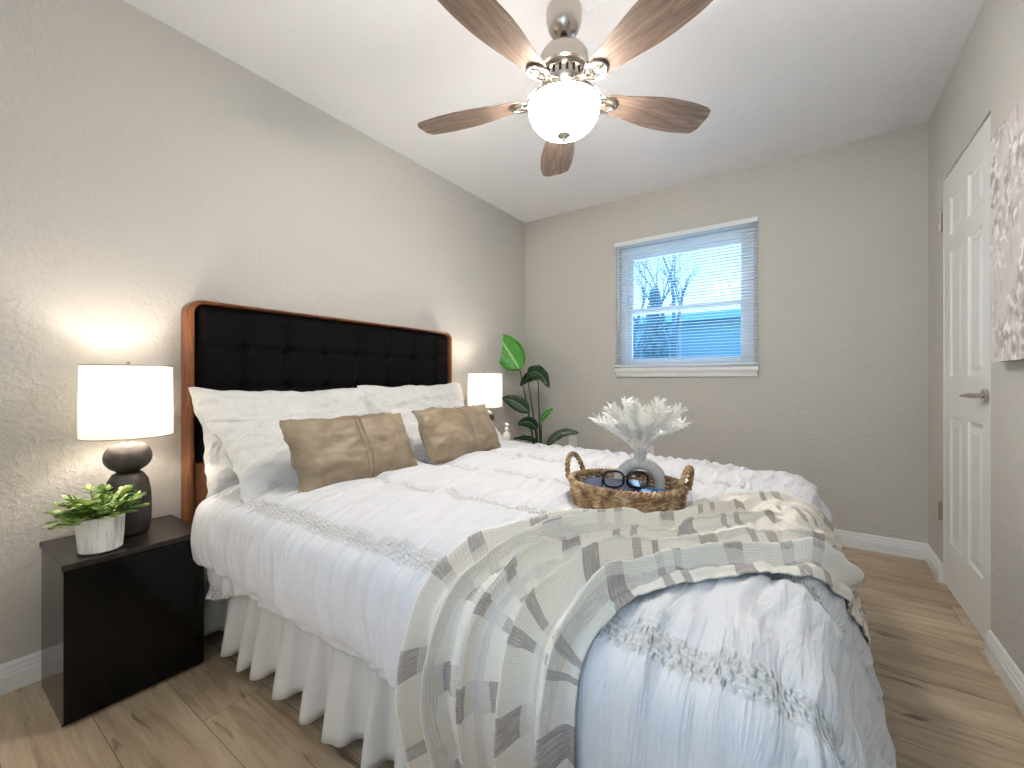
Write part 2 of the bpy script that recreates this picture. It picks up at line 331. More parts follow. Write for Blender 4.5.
baseboard('baseboard_back', (XL, YB), (XR, YB), (0, -1))
baseboard('baseboard_right', (XR, YF), (XR, DY0), (-1, 0))
baseboard('baseboard_far_right', (XR, DY1), (XR, YB), (-1, 0))

# closet door: six moulded panels
DTH = radians(0.25); DWD = DY1-DY0-.012
door = empty('door_1', (XR+.003+DWD*sin(DTH), DY1-.004-DWD*cos(DTH), 0), rz=DTH, kind='structure')
def panel_door(w, h, th):
    m_ = .105*w/.67; cx = .085*w/.67
    ys = [0, m_, (w-cx)/2, (w+cx)/2, w-m_, w]; zs = [.008, .235, .83, 1.02, 1.61, 1.69, 1.87, h]
    mb = MB()
    for a in range(5):
        for b in range(7):
            y0, y1, z0, z1 = ys[a], ys[a+1], zs[b], zs[b+1]
            if a in (1, 3) and b in (1, 3, 5):
                loops = [(0, 0), (.006, .007), (.016, .009), (.022, .009), (.045, .002), (.05, .002)]
                rings = [[(d, y0+e, z0+e), (d, y1-e, z0+e), (d, y1-e, z1-e), (d, y0+e, z1-e)] for e, d in loops]
                n0 = len(mb.v); mb.rings(rings, True, False)
                mb.f.append(tuple(len(mb.v)-4+i for i in range(4)))
            else:
                mb.add([(0, y0, z0), (0, y1, z0), (0, y1, z1), (0, y0, z1)], [(0, 1, 2, 3)])
    z0 = zs[0]
    mb.add([(0, 0, z0), (0, w, z0), (0, w, h), (0, 0, h), (th, 0, z0), (th, w, z0), (th, w, h), (th, 0, h)],
           [(4, 7, 6, 5), (0, 4, 5, 1), (1, 5, 6, 2), (2, 6, 7, 3), (3, 7, 4, 0)])
    return mb
dw = DWD
panel_door(dw, DZ-.012, .035).build('door_slab', M['door'], door, matrix=Matrix.Translation((0, 0, 0)))
hd = MB(); hd.tube([(-.002, .055, .945), (-.012, .055, .945)], .026, 20); hd.tube([(-.01, .055, .945), (-.05, .055, .945)], .010, 12)
hd.tube([(-.048, .046, .945), (-.050, .08, .945), (-.048, .125, .943), (-.046, .16, .941)], [.010, .010, .009, .007], 10, flat=.75)
hd.build('door_handle', M['nickel'], door, smooth=True, auto=True)
for z in (.355, 1.79):
    hg = MB().tube([(-.013, dw+.006, z-.045), (-.013, dw+.006, z+.045)], .0065, 10); hg.box(-.0085, -.0055, dw+.006, dw+.03, z-.045, z+.045)
    hg.build('hinge', M['nickel'], door)
fr = MB(); fr.box(XR+.001, XR+.11, DY0, DY0+.006, 0, DZ).box(XR+.001, XR+.11, DY1-.003, DY1, 0, DZ).box(XR+.001, XR+.11, DY0+.006, DY1-.003, DZ-.004, DZ)
struct('trim_1', fr, M['trim'])
struct('wall_closet', MB().box(XR+.6, XR+.65, DY0-.3, DY1+.3, 0, H), M['wall'])

# back window: sashes, glass, stool and apron
win = empty('window_1', (0, 0, 0), kind='structure')
yw = YB+.06
fm = MB().box(WX0, WX0+.045, YB+.03, YB+.11, WZ0, WZ1).box(WX1-.045, WX1, YB+.03, YB+.11, WZ0, WZ1).box(WX0+.045, WX1-.045, YB+.03, YB+.11, WZ1-.05, WZ1).box(WX0+.045, WX1-.045, YB+.03, YB+.11, WZ0, WZ0+.035)
fm.build('window_frame', M['vinyl'], win, bevel=.003)
zmid = 1.545
def sash(name, y, z0, z1):
    w_ = .038; a, b = WX0+.045, WX1-.045
    o = MB().box(a, a+w_, y, y+.025, z0, z1).box(b-w_, b, y, y+.025, z0, z1).box(a+w_, b-w_, y, y+.025, z1-w_, z1).box(a+w_, b-w_, y, y+.025, z0, z0+w_).build(name, M['vinyl'], win, bevel=.003)
    MB().box(a+w_, b-w_, y+.011, y+.014, z0+w_, z1-w_).build('pane', M['glass'], o)
sash('upper_sash', YB+.075, zmid-.02, WZ1-.05); sash('lower_sash', YB+.045, WZ0+.035, zmid+.02)
rev = [(0, 0), (0, .03)]
sill = MB().box(WX0-.03, WX1+.03, YB-.035, YB+.03, WZ0-.030, WZ0-.002)
sill.rings([[(x0, YB, WZ0-.075), (x0, YB-.020, WZ0-.070), (x0, YB-.024, WZ0-.045), (x0, YB-.030, WZ0-.030), (x0, YB, WZ0-.030)] for x0 in (WX0-.022, WX1+.022)])
struct('trim_2', sill, M['trim'], bevel=.003)

blind = empty('window_blind', (-.77, YB-.03, 1.10), 'white horizontal slat blind hanging over the back wall window', 'blind')
bx0, bx1 = -.495, .495
MB().box(bx0, bx1, -.018, .022, .95, .985).build('headrail', M['vinyl'], blind, bevel=.004)
sl = MB(); ns = 43
for i in range(ns):
    z = .035+i*(.905/(ns-1)); t = radians(-5)
    pr = [(-.0125, 0), (-.006, .0018), (0, .0024), (.006, .0018), (.0125, 0)]
    pts = [(d*cos(t)-q*sin(t)+.002, z+d*sin(t)+q*cos(t)) for d, q in pr]
    sl.add([(x, y, zz) for x in (bx0+.004, bx1-.004) for (y, zz) in pts], [(k, k+1, k+6, k+5) for k in range(4)])
sl.build('slats', M['slat'], blind, smooth=True)
MB().box(bx0+.003, bx1-.003, -.012, .014, .006, .022).build('bottom_rail', M['vinyl'], blind, bevel=.003)
for x in (-.40, 0, .40):
    MB().tube([(x, -.012, .02), (x, -.012, .95)], .0012, 6).tube([(x, .016, .02), (x, .016, .95)], .0012, 6).build('ladder_cord', M['vinyl'], blind)
MB().tube([(-.455, -.024, .955), (-.455, -.026, .33)], .0038, 8).build('tilt_wand', M['vinyl'], blind)

# unseen window added behind the camera to account for the bluish fill
w2 = empty('window_2_added', (0, 0, 0), kind='structure')
f2 = MB().box(FX0, FX0+.05, YF-.10, YF-.04, FZ0, FZ1).box(FX1-.05, FX1, YF-.10, YF-.04, FZ0, FZ1).box(FX0+.05, FX1-.05, YF-.10, YF-.04, FZ1-.05, FZ1).box(FX0+.05, FX1-.05, YF-.10, YF-.04, FZ0, FZ0+.05).box(-.025, .025, YF-.10, YF-.04, FZ0+.05, FZ1-.05)
f2.build('window_frame', M['vinyl'], w2)
MB().box(FX0+.05, FX1-.05, YF-.075, YF-.07, FZ0+.05, FZ1-.05).build('pane', M['glass'], w2)

# ------------------------------------------------------------------ outside
tag(MB().box(-40, 30, 3.6, 60, -.5, -.3).build('ground', M['lawn']), kind='structure')
hs = empty('house', (-3, 15, -.3), 'pale blue house beyond the window, seen through the lower sash', 'house')
MB().box(-5, 9, 0, 5, 0, 3.25).build('house_wall', M['siding'], hs)
rf = MB(); rf.add([(-5.4, -.5, 3.2), (9.4, -.5, 3.2), (9.4, 5.5, 3.2), (-5.4, 5.5, 3.2), (-4.4, 2.5, 3.9), (8.4, 2.5, 3.9)], [(0, 1, 5, 4), (2, 3, 4, 5), (1, 2, 5), (3, 0, 4), (0, 3, 2, 1)])
rf.build('roof', M['siding'], hs)
def bare_tree(x, y, h, label, seed):
    rnd = random.Random(seed); t = empty('bare_tree', (x, y, -.3), label, 'tree')
    mb = MB()
    def branch(p, d, L, r, lv):
        q = p+d*L; mb.tube([p, (p+q)/2+Vector((rnd.uniform(-.05, .05), 0, 0))*L, q], [r, r*.8, r*.6], 6)
        if lv == 0: return
        for _ in range(3 if lv > 1 else 4):
            nd = (d+Vector((rnd.uniform(-.7, .7), rnd.uniform(-.4, .4), rnd.uniform(-.1, .5)))).normalized()
            branch(p+(q-p)*rnd.uniform(.55, 1), nd, L*rnd.uniform(.5, .75), r*.5, lv-1)
    branch(Vector((0, 0, 0)), Vector((0, 0, 1)), h*.42, h*.017, 4)
    mb.build('trunk_and_branches', M['hazy_bark'], t)
bare_tree(-3.1, 9.2, 4.6, 'bare branching tree seen through the left half of the lower window sash', 3)
bare_tree(-3.0, 12, 6.0, 'taller bare tree seen through the middle of the window', 11)
ev = empty('evergreen_tree', (-3.97, 13.6, -.3), 'dense evergreen tree seen through the left of the upper window sash', 'tree')
MB().tube([(0, 0, 0), (0, 0, 3)], .12, 8).build('trunk', M['hazy_bark'], ev)
fo = MB(); rnd = random.Random(5)
for i in range(900):
    z = rnd.uniform(1.2, 4.1); rr = .55*(1-(z-1.1)/3.3)**.8*math.sqrt(rnd.random()); a = rnd.uniform(0, 2*pi)
    c = Vector((rr*cos(a), rr*sin(a), z)); s_ = rnd.uniform(.08, .16)
    u_ = Vector((rnd.uniform(-1, 1), rnd.uniform(-1, 1), rnd.uniform(-1, 1))).normalized()*s_; w_ = u_.cross(Vector((rnd.uniform(-1, 1), .3, .5))).normalized()*s_*.5
    fo.add([c-u_, c+w_, c+u_, c-w_], [(0, 1, 2, 3)])
fo.build('foliage', M['foliage_out'], ev)

# ------------------------------------------------------------------ bed
BX = XL+.012                                   # back of the headboard
HY0, HY1, HZ = .675, 2.225, 1.335
bed = empty('bed', (BX, (HY0+HY1)/2, 0), 'queen bed with dark tufted headboard in a walnut frame against the left wall', 'bed')
hw = (HY1-HY0)/2
def rrect_path(w, z0, z1, r, n=8):
    p = [(-w, z0)]
    for k in range(n+1): a = pi-k*pi/2/n; p.append((-w+r+r*cos(a), z1-r+r*sin(a)))
    for k in range(n+1): a = pi/2-k*pi/2/n; p.append((w-r+r*cos(a), z1-r+r*sin(a)))
    p.append((w, z0)); return p
out = rrect_path(hw, 0, HZ, .055); inn = rrect_path(hw-.026, 0, HZ-.016, .040)
def ringat(k): # cross-section of the frame at path step k: rounded front
    (y0, z0), (y1, z1) = out[k], inn[k]
    L = lambda t: (y0+(y1-y0)*t, z0+(z1-z0)*t)
    return [(x, *L(t)) for x, t in ((0, 0), (.055, 0), (.068, .08), (.076, .25), (.078, .5), (.076, .75), (.070, .92), (.06, 1), (0, 1))]
MB().rings([ringat(k) for k in range(len(out))], True, True).build('headboard_frame', M['walnut'], bed, smooth=True, auto=True)
MB().box(0, .062, -hw+.027, hw-.027, .25, .665).build('headboard_rail', M['walnut'], bed, bevel=.006)
iw = hw-.028; nz0, nz1 = .672, HZ-.018
def tuft(u_, v_):
    y = -iw+2*iw*u_; z = nz0+(nz1-nz0)*v_
    py = (y+hw)/.196; pz = (z-.80)/.170
    fy = abs(py-round(py))*.196; fz = abs(pz-round(pz))*.170
    d = .050
    edge = min(y+iw, iw-y, nz1-z, z-nz0+.03); d *= sstep(-.004, .045, edge)**.5
    ins = 1 if edge > .05 else edge/.05
    d -= .013*math.exp(-(fy/.016)**2)*ins+.008*math.exp(-(fz/.014)**2)*ins
    d -= .020*math.exp(-((fy**2+fz**2)/.024**2))*ins
    r = .040; cy = min(y+iw, iw-y)
    if nz1-z < r and cy < r:
        q = hypot(r-cy, r-(nz1-z))
        if q > r: # pull the corner vertices in to the rounded corner
            s_ = r/q; ny = r-(r-cy)*s_; nzz = r-(r-(nz1-z))*s_
            y = (-iw+ny) if y < 0 else (iw-ny); z = nz1-nzz; d = 0
    return (.038+d, y, z)
pn = MB().grid(150, 70, tuft); pn.build('upholstered_panel', M['linen'], bed, smooth=True)
bt = [o for o in COL.objects if o.name == 'upholstered_panel'][0]
for i in range(1, 8):
    for j in (0, 1, 2):
        y = -hw+.196*i; z = .80+.170*j
        MB().lathe([(.0, .0), (.008, .0), (.010, .003), (.008, .006), (.001, .008)], n=12).build('button', M['linen'], bt, smooth=True,
            matrix=Matrix.Translation((.052, y, z)) @ Matrix.Rotation(pi/2, 4, 'Y'))
MB().box(.07, 2.0, -hw+.12, -hw+.145, .17, .24).build('side_rail', M['dark_top'], bed)
MB().box(.07, 2.0, hw-.145, hw-.12, .17, .24).build('side_rail', M['dark_top'], bed)
for x, y in ((1.97, -hw+.15), (1.97, hw-.15), (1.0, 0)):
    MB().tube([(x, y, 0), (x, y, .17)], .022, 12).build('leg', M['dark_top'], bed)

YN, YFa, XFt = .72, 2.16, -.075
def rbox(x0, x1, y0, y1, z0, z1, r=.05):
    rings = []
    for (ins, z) in ((r, z0), (r*.3, z0+r*.3), (0, z0+r), (0, z1-r), (r*.3, z1-r*.3), (r, z1)):
        pts = []; a0, a1, b0, b1 = x0+ins, x1-ins, y0+ins, y1-ins; rr = max(.08-ins, .03)
        for cx, cy, st in ((a1-rr, b1-rr, 0), (a0+rr, b1-rr, 90), (a0+rr, b0+rr, 180), (a1-rr, b0+rr, 270)):
            for k in range(6): an = radians(st+k*18); pts.append((cx+rr*cos(an), cy+rr*sin(an), z))
        rings.append(pts)
    return MB().rings(rings)
bs = rbox(-2.04, -.06, YN+.025, YFa-.025, .245, .385, .02).build('box_spring', M['skirt'], smooth=True, auto=True)
tag(bs, 'white box spring under the mattress behind the pleated skirt', 'box spring')
mt = rbox(-2.04, -.05, YN-.01, YFa+.01, .388, .580, .045).build('mattress', M['cotton'], smooth=True, auto=True)
tag(mt, 'white sheet-covered mattress beneath the ruched duvet', 'mattress')

# pleated skirt round the bed
sk = MB()
def skirt(u_, v_):
    L1, L2 = 2.02, 1.53; s_ = u_*(L1*2+L2)
    if s_ < L1: p = (-2.03+s_, YN+.012); n = (0, -1)
    elif s_ < L1+L2: p = (-.03, YN+.012+(s_-L1)*.93); n = (1, 0)
    else: p = (-.03-(s_-L1-L2), YFa-.012); n = (0, 1)
    ph = s_*2*pi/.135+2.8*fbm(s_*4, 1)+.5*v_*fbm(s_*5, 3)
    w_ = sin(ph); w_ = math.copysign(abs(w_)**.6, w_)
    amp = .004+.027*v_**.8
    return (p[0]+n[0]*(amp*(w_+1)+.012*v_)+n[1]*.0, p[1]+n[1]*(amp*(w_+1)+.012*v_), .378-v_*(.335+.016*fbm(s_*6, 9)+.008*w_))
sk.grid(900, 14, skirt)
tag(sk.build('bed_skirt', M['skirt'], smooth=True, solid=.003), 'pleated white bed skirt hanging to the floor around the bed', 'bed skirt')

# duvet: cloth coordinates (a along the bed, b across it) -> draped point
ZT = .612
def drape(a, b):
    da = max(0, a-XFt); db = max(0, YN-b, b-YFa); s_ = -1 if b < YN else 1
    d = hypot(da, db)
    top = ZT-.016*sstep(-.55, -.05, a)+.012*sstep(0, .25, min(b-YN+.05, YFa-b+.05, .25))
    if d < 1e-6: return Vector((a, b, top))
    wf = (da/d)**2                              # 1 = over the foot
    R = .075+.035*wf; fl = radians(5)*(1-wf)+radians(16)*wf; th = pi/2-fl
    if d < R*th: h = R*sin(d/R); v = R*(1-cos(d/R))
    else:
        e = d-R*th; h = R*sin(th)+e*cos(th); v = R*(1-cos(th))+e*sin(th)
    if db > 0: h += .045*sin(min(1, d/.32)*pi)**1*(1-wf)
    return Vector((a if da == 0 else XFt+h*da/d, (b if db == 0 else ((YN if s_ < 0 else YFa)+s_*h*db/d)), max(top-v, .05)))
def nrm(a, b, e=.004):
    du = drape(a+e, b)-drape(a-e, b); dv = drape(a, b+e)-drape(a, b-e); n = du.cross(dv); return n.normalized() if n.length > 1e-12 else Vector((0, 0, 1))
def duvet_h(a, b, tuck=True):
    q = (b-BAND0)/BANDP; dq = abs(q-round(q))*BANDP       # distance to the nearest band
    over = max(0, YN-b, b-YFa, a-XFt); foot = max(0, a-XFt)
    h = .013*(1-math.exp(-(dq/.032)**2))                    # puff between the bands
    wob = .03*fbm(a*4, b*4, 5)
    g = fbm((a+wob)*26, b*3.2, 2, 2)
    h += g*.015*(.8+.5*math.exp(-dq/.09))*(1-.35*sstep(0, .12, over))
    h += fbm(a*7+3, b*4, 7, 3)*.010
    side = sstep(0, .15, max(YN-b, b-YFa)); h += side*.013*fbm((a+wob)*11, b*1.2, 4, 2)
    ft = sstep(.03, .3, foot); h += ft*(.009*sin(b*2*pi/.24+2*fbm(b*3, 0, a*2)+.6)+.006*fbm(b*13, a*1.5, 1, 2))*(1-side*.5)
    if tuck and over > 0 and foot < .1: h -= .028*sstep(.27, .295, over)*(1-sstep(0, .1, foot))
    return h
def duvet_pt(a, b, off=0): return drape(a, b)+nrm(a, b)*(duvet_h(a, b)+off)
HEADX = -1.765
def duvet_ab(u_, v_):
    a = HEADX+(.45-HEADX)*u_
    head = 1-sstep(-1.77, -1.42, a)
    Ln = .335+.09*head+.012*fbm(a*2.3, 0, 3); Lf = .30
    Wt = YFa-YN; tot = Ln+Wt+Lf; b = YN-Ln+tot*v_
    if v_ < .02 or v_ > .98: pass
    a += .02*head*sin(v_*9)
    return a, b
dv = MB().grid(330, 300, lambda u_, v_: duvet_pt(*duvet_ab(u_, v_)), lambda u_, v_: duvet_ab(u_, v_))
tag(dv.build('duvet', M['duvet'], smooth=True, solid=.014), 'white ruched duvet with gathered bands spread over the bed', 'duvet')

# throw blanket laid from the near side across to the foot
path = [(-.475, .08), (-.468, .30), (-.46, .52), (-.45, .66), (-.40, .78), (-.315, .92), (-.22, 1.055), (-.125, 1.195), (-.055, 1.345), (.02, 1.49), (.13, 1.58), (.25, 1.66), (.36, 1.70)]
hwid = [.18, .178, .176, .172, .160, .155, .165, .185, .205, .190, .165, .14, .12]
def cr(P, t):
    n = len(P)-1; i = min(int(t*n), n-1); f = t*n-i
    g = lambda k: Vector((*P[max(0, min(n, k))], 0)) if isinstance(P[0], tuple) else P[max(0, min(n, k))]
    p0, p1, p2, p3 = g(i-1), g(i), g(i+1), g(i+2)
    return .5*(2*p1+(p2-p0)*f+(2*p0-5*p1+4*p2-p3)*f*f+(3*p1-p0-3*p2+p3)*f**3)
def fph(u_, w_): return w_*2*pi*2.4+2.6*fbm(u_*1.5, .3)+w_*1.4*fbm(u_*1.8, 4)
def throw_ab(u_, v_):
    p = cr(path, u_); t = (cr(path, min(1, u_+.01))-cr(path, max(0, u_-.01))).normalized(); n = Vector((-t.y, t.x, 0))
    w_ = (v_*2-1); ph = fph(u_, w_); w2 = w_+.06*cos(ph)*(1-abs(w_))*(1-sstep(.6, .8, u_)); hw_ = cr(hwid, u_)*(1+.05*fbm(u_*3, 0, w_))
    q = p+n*w2*hw_; return q.x, q.y
def throw_pt(u_, v_):
    a, b = throw_ab(u_, v_); w_ = v_*2-1
    ph = fph(u_, w_)
    f = (.5+.5*sin(ph))**2.6*(.8+.6*fbm(u_*3, w_*2, 5))+.28*(.5+.5*sin(ph*2.3+2+3*fbm(u_*3, 7)))
    n = nrm(a, b, .02)
    h = .010+.054*(1-.8*sstep(.6, .85, u_))*(1-.3*sstep(.35, .5, u_))*f*sstep(0, .10, min(v_, 1-v_)+.02)+.003*fbm(a*20, b*20, 8)
    # a smoothed duvet surface underneath
    base = max(duvet_h(a+p_, b+q_, False) for p_, q_ in ((0, 0), (.012, 0), (-.012, 0), (0, .012), (0, -.012)))
    return drape(a, b)+n*(base+h)
th = MB().grid(360, 130, throw_pt, lambda u_, v_: ((v_)*.95, u_*2.15))
tag(th.build('throw_blanket', M['throw'], smooth=True, solid=.004), 'cream and taupe plaid throw blanket draped across the foot of the duvet', 'blanket')

# pillows
def pillow_mesh(w, h, t, flange=0, seed=0, wr=.006, n=54, e=3.2, pinch=.06):
    mb = MB()
    for side in (1, -1):
        def f(u_, v_):
            x = u_*2-1; z = v_*2-1
            px = x*(w/2)*(1-pinch*(1-abs(z)**2)*abs(x)**3); pz = z*(h/2)*(1-pinch*(1-abs(x)**2)*abs(z)**3)
            pr = max(0, (1-abs(x)**e))**.55*max(0, (1-abs(z)**e))**.55
            th_ = t/2*pr
            ww = wr*(fbm(x*2.6+seed, z*2.6, seed+side*3, 4)*1.6+.9*fbm(x*9, z*2.5, seed+1)*(abs(z)**2)+.7*abs(fbm(x*3+seed, z*6+x*4, 9+seed)))*min(1, pr*2.2)
            px += .012*fbm(z*2.2, seed, x*.5)*abs(x)**2; pz += .016*fbm(x*2.2, seed+3, z*.5)*abs(z)**2
            return (side*(th_+ww)+.016*fbm(x*1.5, z*1.5, seed+7), px, pz)
        mb.grid(n, n, f)
    if flange:
        mb.grid(3, 20, lambda u_, v_: (.004+.018*fbm(v_*5, u_, seed)*u_, -w/2+.012-flange*u_+.01*sin(v_*7)*u_, (v_*2-1)*(h/2-.012)))
        mb.grid(3, 20, lambda u_, v_: (-.010-.026*u_+.02*fbm(v_*6, u_, seed+4)*u_, -w/2+.012-flange*u_*.8, (v_*2-1)*(h/2-.012)))
    return mb
def pillow(name, loc, tilt, w, h, t, mat, label, cat, group, flange=0, seed=0, rx=0, rz=0, **k):
    o = pillow_mesh(w, h, t, flange, seed, **k).build(name, mat, smooth=True)
    o.location = loc; o.rotation_euler = (rx, -tilt, rz)
    return tag(o, label, cat, group)
G = 'white bed pillows against the headboard'
pillow('pillow', (-1.925, 1.072, .764), radians(20), .82, .43, .135, M['cotton'], 'white cotton pillow against the headboard, back one on the lamp and potted plant side', 'pillow', G, 0, 1, wr=.012)
pillow('pillow', (-1.925, 1.835, .772), radians(20), .84, .44, .135, M['cotton'], 'white cotton pillow against the headboard, back one on the tall plant side', 'pillow', G, 0, 5, wr=.012, rz=radians(1))
pillow('pillow', (-1.705, 1.050, .712), radians(54), .76, .42, .15, M['cotton'], 'creased white pillow directly behind the nearer taupe leather cushion', 'pillow', G, 0, 9, wr=.016, rz=radians(-2))
pillow('pillow', (-1.705, 1.830, .708), radians(55), .74, .40, .14, M['cotton'], 'creased white pillow directly behind the farther taupe leather cushion', 'pillow', G, 0, 13, wr=.014)
def lumbar(loc, tilt, w, h, label, seed, rx, rz):
    o = pillow('lumbar_pillow', loc, tilt, w, h, .125, M['leather'], label, 'cushion', 'taupe leather lumbar cushions', 0, seed, rx, rz, wr=.003, e=3.0, pinch=.05)
    for s_ in (-.012, .012):
        pts = [(pillow_front(w, h, .125, s_/w*2, z/10*1.9-.95)+.016*fbm(s_/w*3, (z/10*1.9-.95)*1.5, seed+7), s_, (z/10*1.9-.95)*h/2*.98) for z in range(11)]
        MB().tube([(p[0]+.002, p[1], p[2]) for p in pts], .0016, 5).build('centre_seam', M['leather'], o, smooth=True)
    rim = []
    for k in range(160):
        t_ = k/160*4; q = int(t_); f = (t_-q)*2-1; x, z = [(f, -1), (1, f), (-f, 1), (-1, -f)][q]
        rim.append((.016*fbm(x*1.5, z*1.5, seed+7), x*(w/2)*(1-.05*(1-abs(z)**2)*abs(x)**3)+.012*fbm(z*2.2, seed, x*.5)*x*x, z*(h/2)*(1-.05*(1-abs(x)**2)*abs(z)**3)+.016*fbm(x*2.2, seed+3, z*.5)*z*z))
    MB().tube(rim, .0042, 6, loop=True).build('piping', M['leather'], o, smooth=True)
    return o
def pillow_front(w, h, t, x, z): return t/2*(1-abs(x)**3)**.55*(1-abs(z)**3)**.55+.004
lumbar((-1.445, 1.030, .738), radians(27), .525, .275, 'taupe leather lumbar cushion with a centre seam, nearer of the two on the bed', 21, radians(1), radians(-2))
lumbar((-1.445, 1.635, .744), radians(27), .565, .270, 'taupe leather lumbar cushion with a centre seam, farther of the two on the bed', 27, radians(0), radians(2))

# ------------------------------------------------------------------ nightstands and lamps
def make_nightstand(name_label):
    t = empty('nightstand', (0, 0, 0), name_label, 'nightstand', 'black box nightstands beside the bed')
    w, d, h = .355, .33, .473       # origin: back, middle
    MB().box(.008, d-.022, -w/2+.004, w/2-.004, 0, h-.018).build('body', M['black'], t, bevel=.0015)
    MB().box(.006, d, -w/2, w/2, h-.018, h).build('top', M['dark_top'], t, bevel=.002)
    MB().box(d-.022, d-.002, -w/2+.004, w/2-.004, .012, h-.021).build('drawer_front', M['black'], t, bevel=.0015)
    return t
n1 = make_nightstand('black glossy box nightstand holding the small potted plant'); n1.location = (-2.083, .452, 0)
n2 = copy_tree(n1); n2.location = (-2.083, 2.450, 0); n2['label'] = 'black nightstand mostly hidden behind the far side of the bed'
def make_lamp(label):
    t = empty('table_lamp', (0, 0, 0), label, 'lamp', 'matching bedside table lamps')
    pf = [(.001, 0), (.048, 0), (.058, .010), (.0625, .035), (.064, .08), (.062, .14), (.055, .185), (.042, .208), (.030, .215)]
    for k in range(13):
        a = -pi/2+pi*k/12; pf.append((max(.030 if k < 2 else .012, .066*cos(a)**.8 if cos(a) > 0 else .0), .266+.052*sin(a)))
    pf.append((.001, .322)); MB().lathe(pf, n=36).build('base', M['ceramic'], t, smooth=True)
    MB().tube([(0, 0, .315), (0, 0, .40)], .006, 10).build('neck', M['nickel'], t)
    sh = MB().lathe([(.1240, .337), (.1220, .582)], n=48, cap=False); s_ = sh.build('shade', M['shade'], t, smooth=True)
    fr_ = MB().tube([(.1240*cos(k/32*2*pi), .1240*sin(k/32*2*pi), .338) for k in range(32)], .0018, 5, loop=True).tube([(.1220*cos(k/32*2*pi), .1220*sin(k/32*2*pi), .581) for k in range(32)], .0018, 5, loop=True)
    for k in range(3): fr_.tube([(0, 0, .575), (.117*cos(k*2.094), .117*sin(k*2.094), .579)], .0015, 5)
    fr_.tube([(.0, 0, .395), (.045, 0, .45), (.035, 0, .545), (0, 0, .578)], .0015, 5).tube([(.0, 0, .395), (-.045, 0, .45), (-.035, 0, .545), (0, 0, .578)], .0015, 5)
    fr_.build('shade_frame', M['nickel'], s_)
    MB().lathe([(.001, .575), (.006, .575), (.007, .583), (.003, .587), (.006, .592), (.001, .597)], n=12).build('finial', M['nickel'], s_, smooth=True)
    MB().lathe([(.001, .380), (.012, .380), (.013, .402), (.022, .425), (.022, .430), (.012, .438), (.001, .441)], n=20).build('bulb', M['bulb'], t, smooth=True)
    return t
lamp1 = make_lamp('lit table lamp with dark stacked pebble base behind the small potted plant'); lamp1.location = (-1.945, .466, .473)
lamp2 = copy_tree(lamp1); lamp2.location = (-1.905, 2.412, .473); lamp2['label'] = 'lit table lamp with white drum shade beyond the far end of the headboard'
for L_ in (lamp1, lamp2):
    light('lamp_light', 'POINT', (L_.location.x, L_.location.y, L_.location.z+.450), 3.8, (1, .91, .80), .030)

# small potted plant
pp = empty('potted_plant', (-1.826, .372, .473), 'small leafy green plant in a ribbed white pot on the nightstand', 'plant')
MB().lathe([(.001, .001), (.046, .001), (.052, .006), (.056, .06), (.0575, .108), (.055, .111), (.051, .108), (.050, .095)], n=32, cap=False).build('pot', M['pot'], pp, smooth=True, auto=True)
MB().lathe([(.0505, .095), (.001, .099)], n=24, cap=False).build('soil', M['soil'], pp)
def leaf_blade(mb, p, d, L, w, bend=.3, nrm_=Vector((0, 0, 1)), n=5, uv=True):
    d = d.normalized(); s_ = d.cross(nrm_); s_ = s_.normalized() if s_.length > 1e-4 else Vector((1, 0, 0)); up = s_.cross(d).normalized()
    vs = []; uvs = []
    for i in range(n+1):
        t = i/n; ww = w/2*math.sin(pi*min(1, (t*.92+.06)))**.75 if 0 < t < 1 else w*.02
        c = p+d*L*t-up*bend*L*t*t
        for k, q in ((-1, 0), (0, -.18), (1, 0)): vs.append(c+s_*ww*k+up*q*ww); uvs.append((.5+k*.5, t))
    mb.add(vs, [(i*3+j, i*3+j+1, (i+1)*3+j+1, (i+1)*3+j) for i in range(n) for j in range(2)], uvs)
stm = MB(); lv = MB(); rnd = random.Random(4)
for i in range(64):
    a = rnd.uniform(0, 2*pi); e = rnd.uniform(.25, 1.35); L = rnd.uniform(.06, .115)
    d = Vector((cos(a)*cos(e), sin(a)*cos(e), sin(e)))
    p0 = Vector((cos(a)*.025, sin(a)*.025, .098)); pts = [p0+d*L*t/5-Vector((0, 0, 1))*(.16*L*(t/5)**2*2)+Vector((0, 0, .012*t/5)) for t in range(6)]
    if (pts[-1].x < -.10 and pts[-1].y > 0.02): continue
    stm.tube(pts, .0014, 5)
    for k in range(1, 6):
        for s_ in ((1, -1) if k < 5 else (1, 0, -1)):
            side = d.cross(Vector((0, 0, 1))).normalized()*s_
            dd = (side*1.0+d*.7+Vector((0, 0, rnd.uniform(-.1, .5)))); leaf_blade(lv, pts[k], dd, rnd.uniform(.019, .027), rnd.uniform(.016, .021), .25)
stm.build('stems', M['stem'], pp); lv.build('leaves', M['leaf_small'], pp, smooth=True)

# soap dispenser on the far nightstand
sd = empty('pump_bottle', (-1.808, 2.545, .473), 'pale pump bottle standing by the far bedside lamp', 'bottle')
MB().lathe([(.001, 0), (.030, 0), (.034, .005), (.034, .12), (.030, .14), (.014, .155), (.013, .165), (.001, .165)], n=24).build('bottle_body', M['soap'], sd, smooth=True)
MB().lathe([(.015, .165), (.016, .18), (.006, .184), (.005, .205), (.010, .208), (.011, .216), (.001, .218)], n=16).tube([(0, 0, .212), (.025, -.02, .212), (.035, -.026, .206)], .0045, 8).build('pump', M['plastic'], sd, smooth=True)

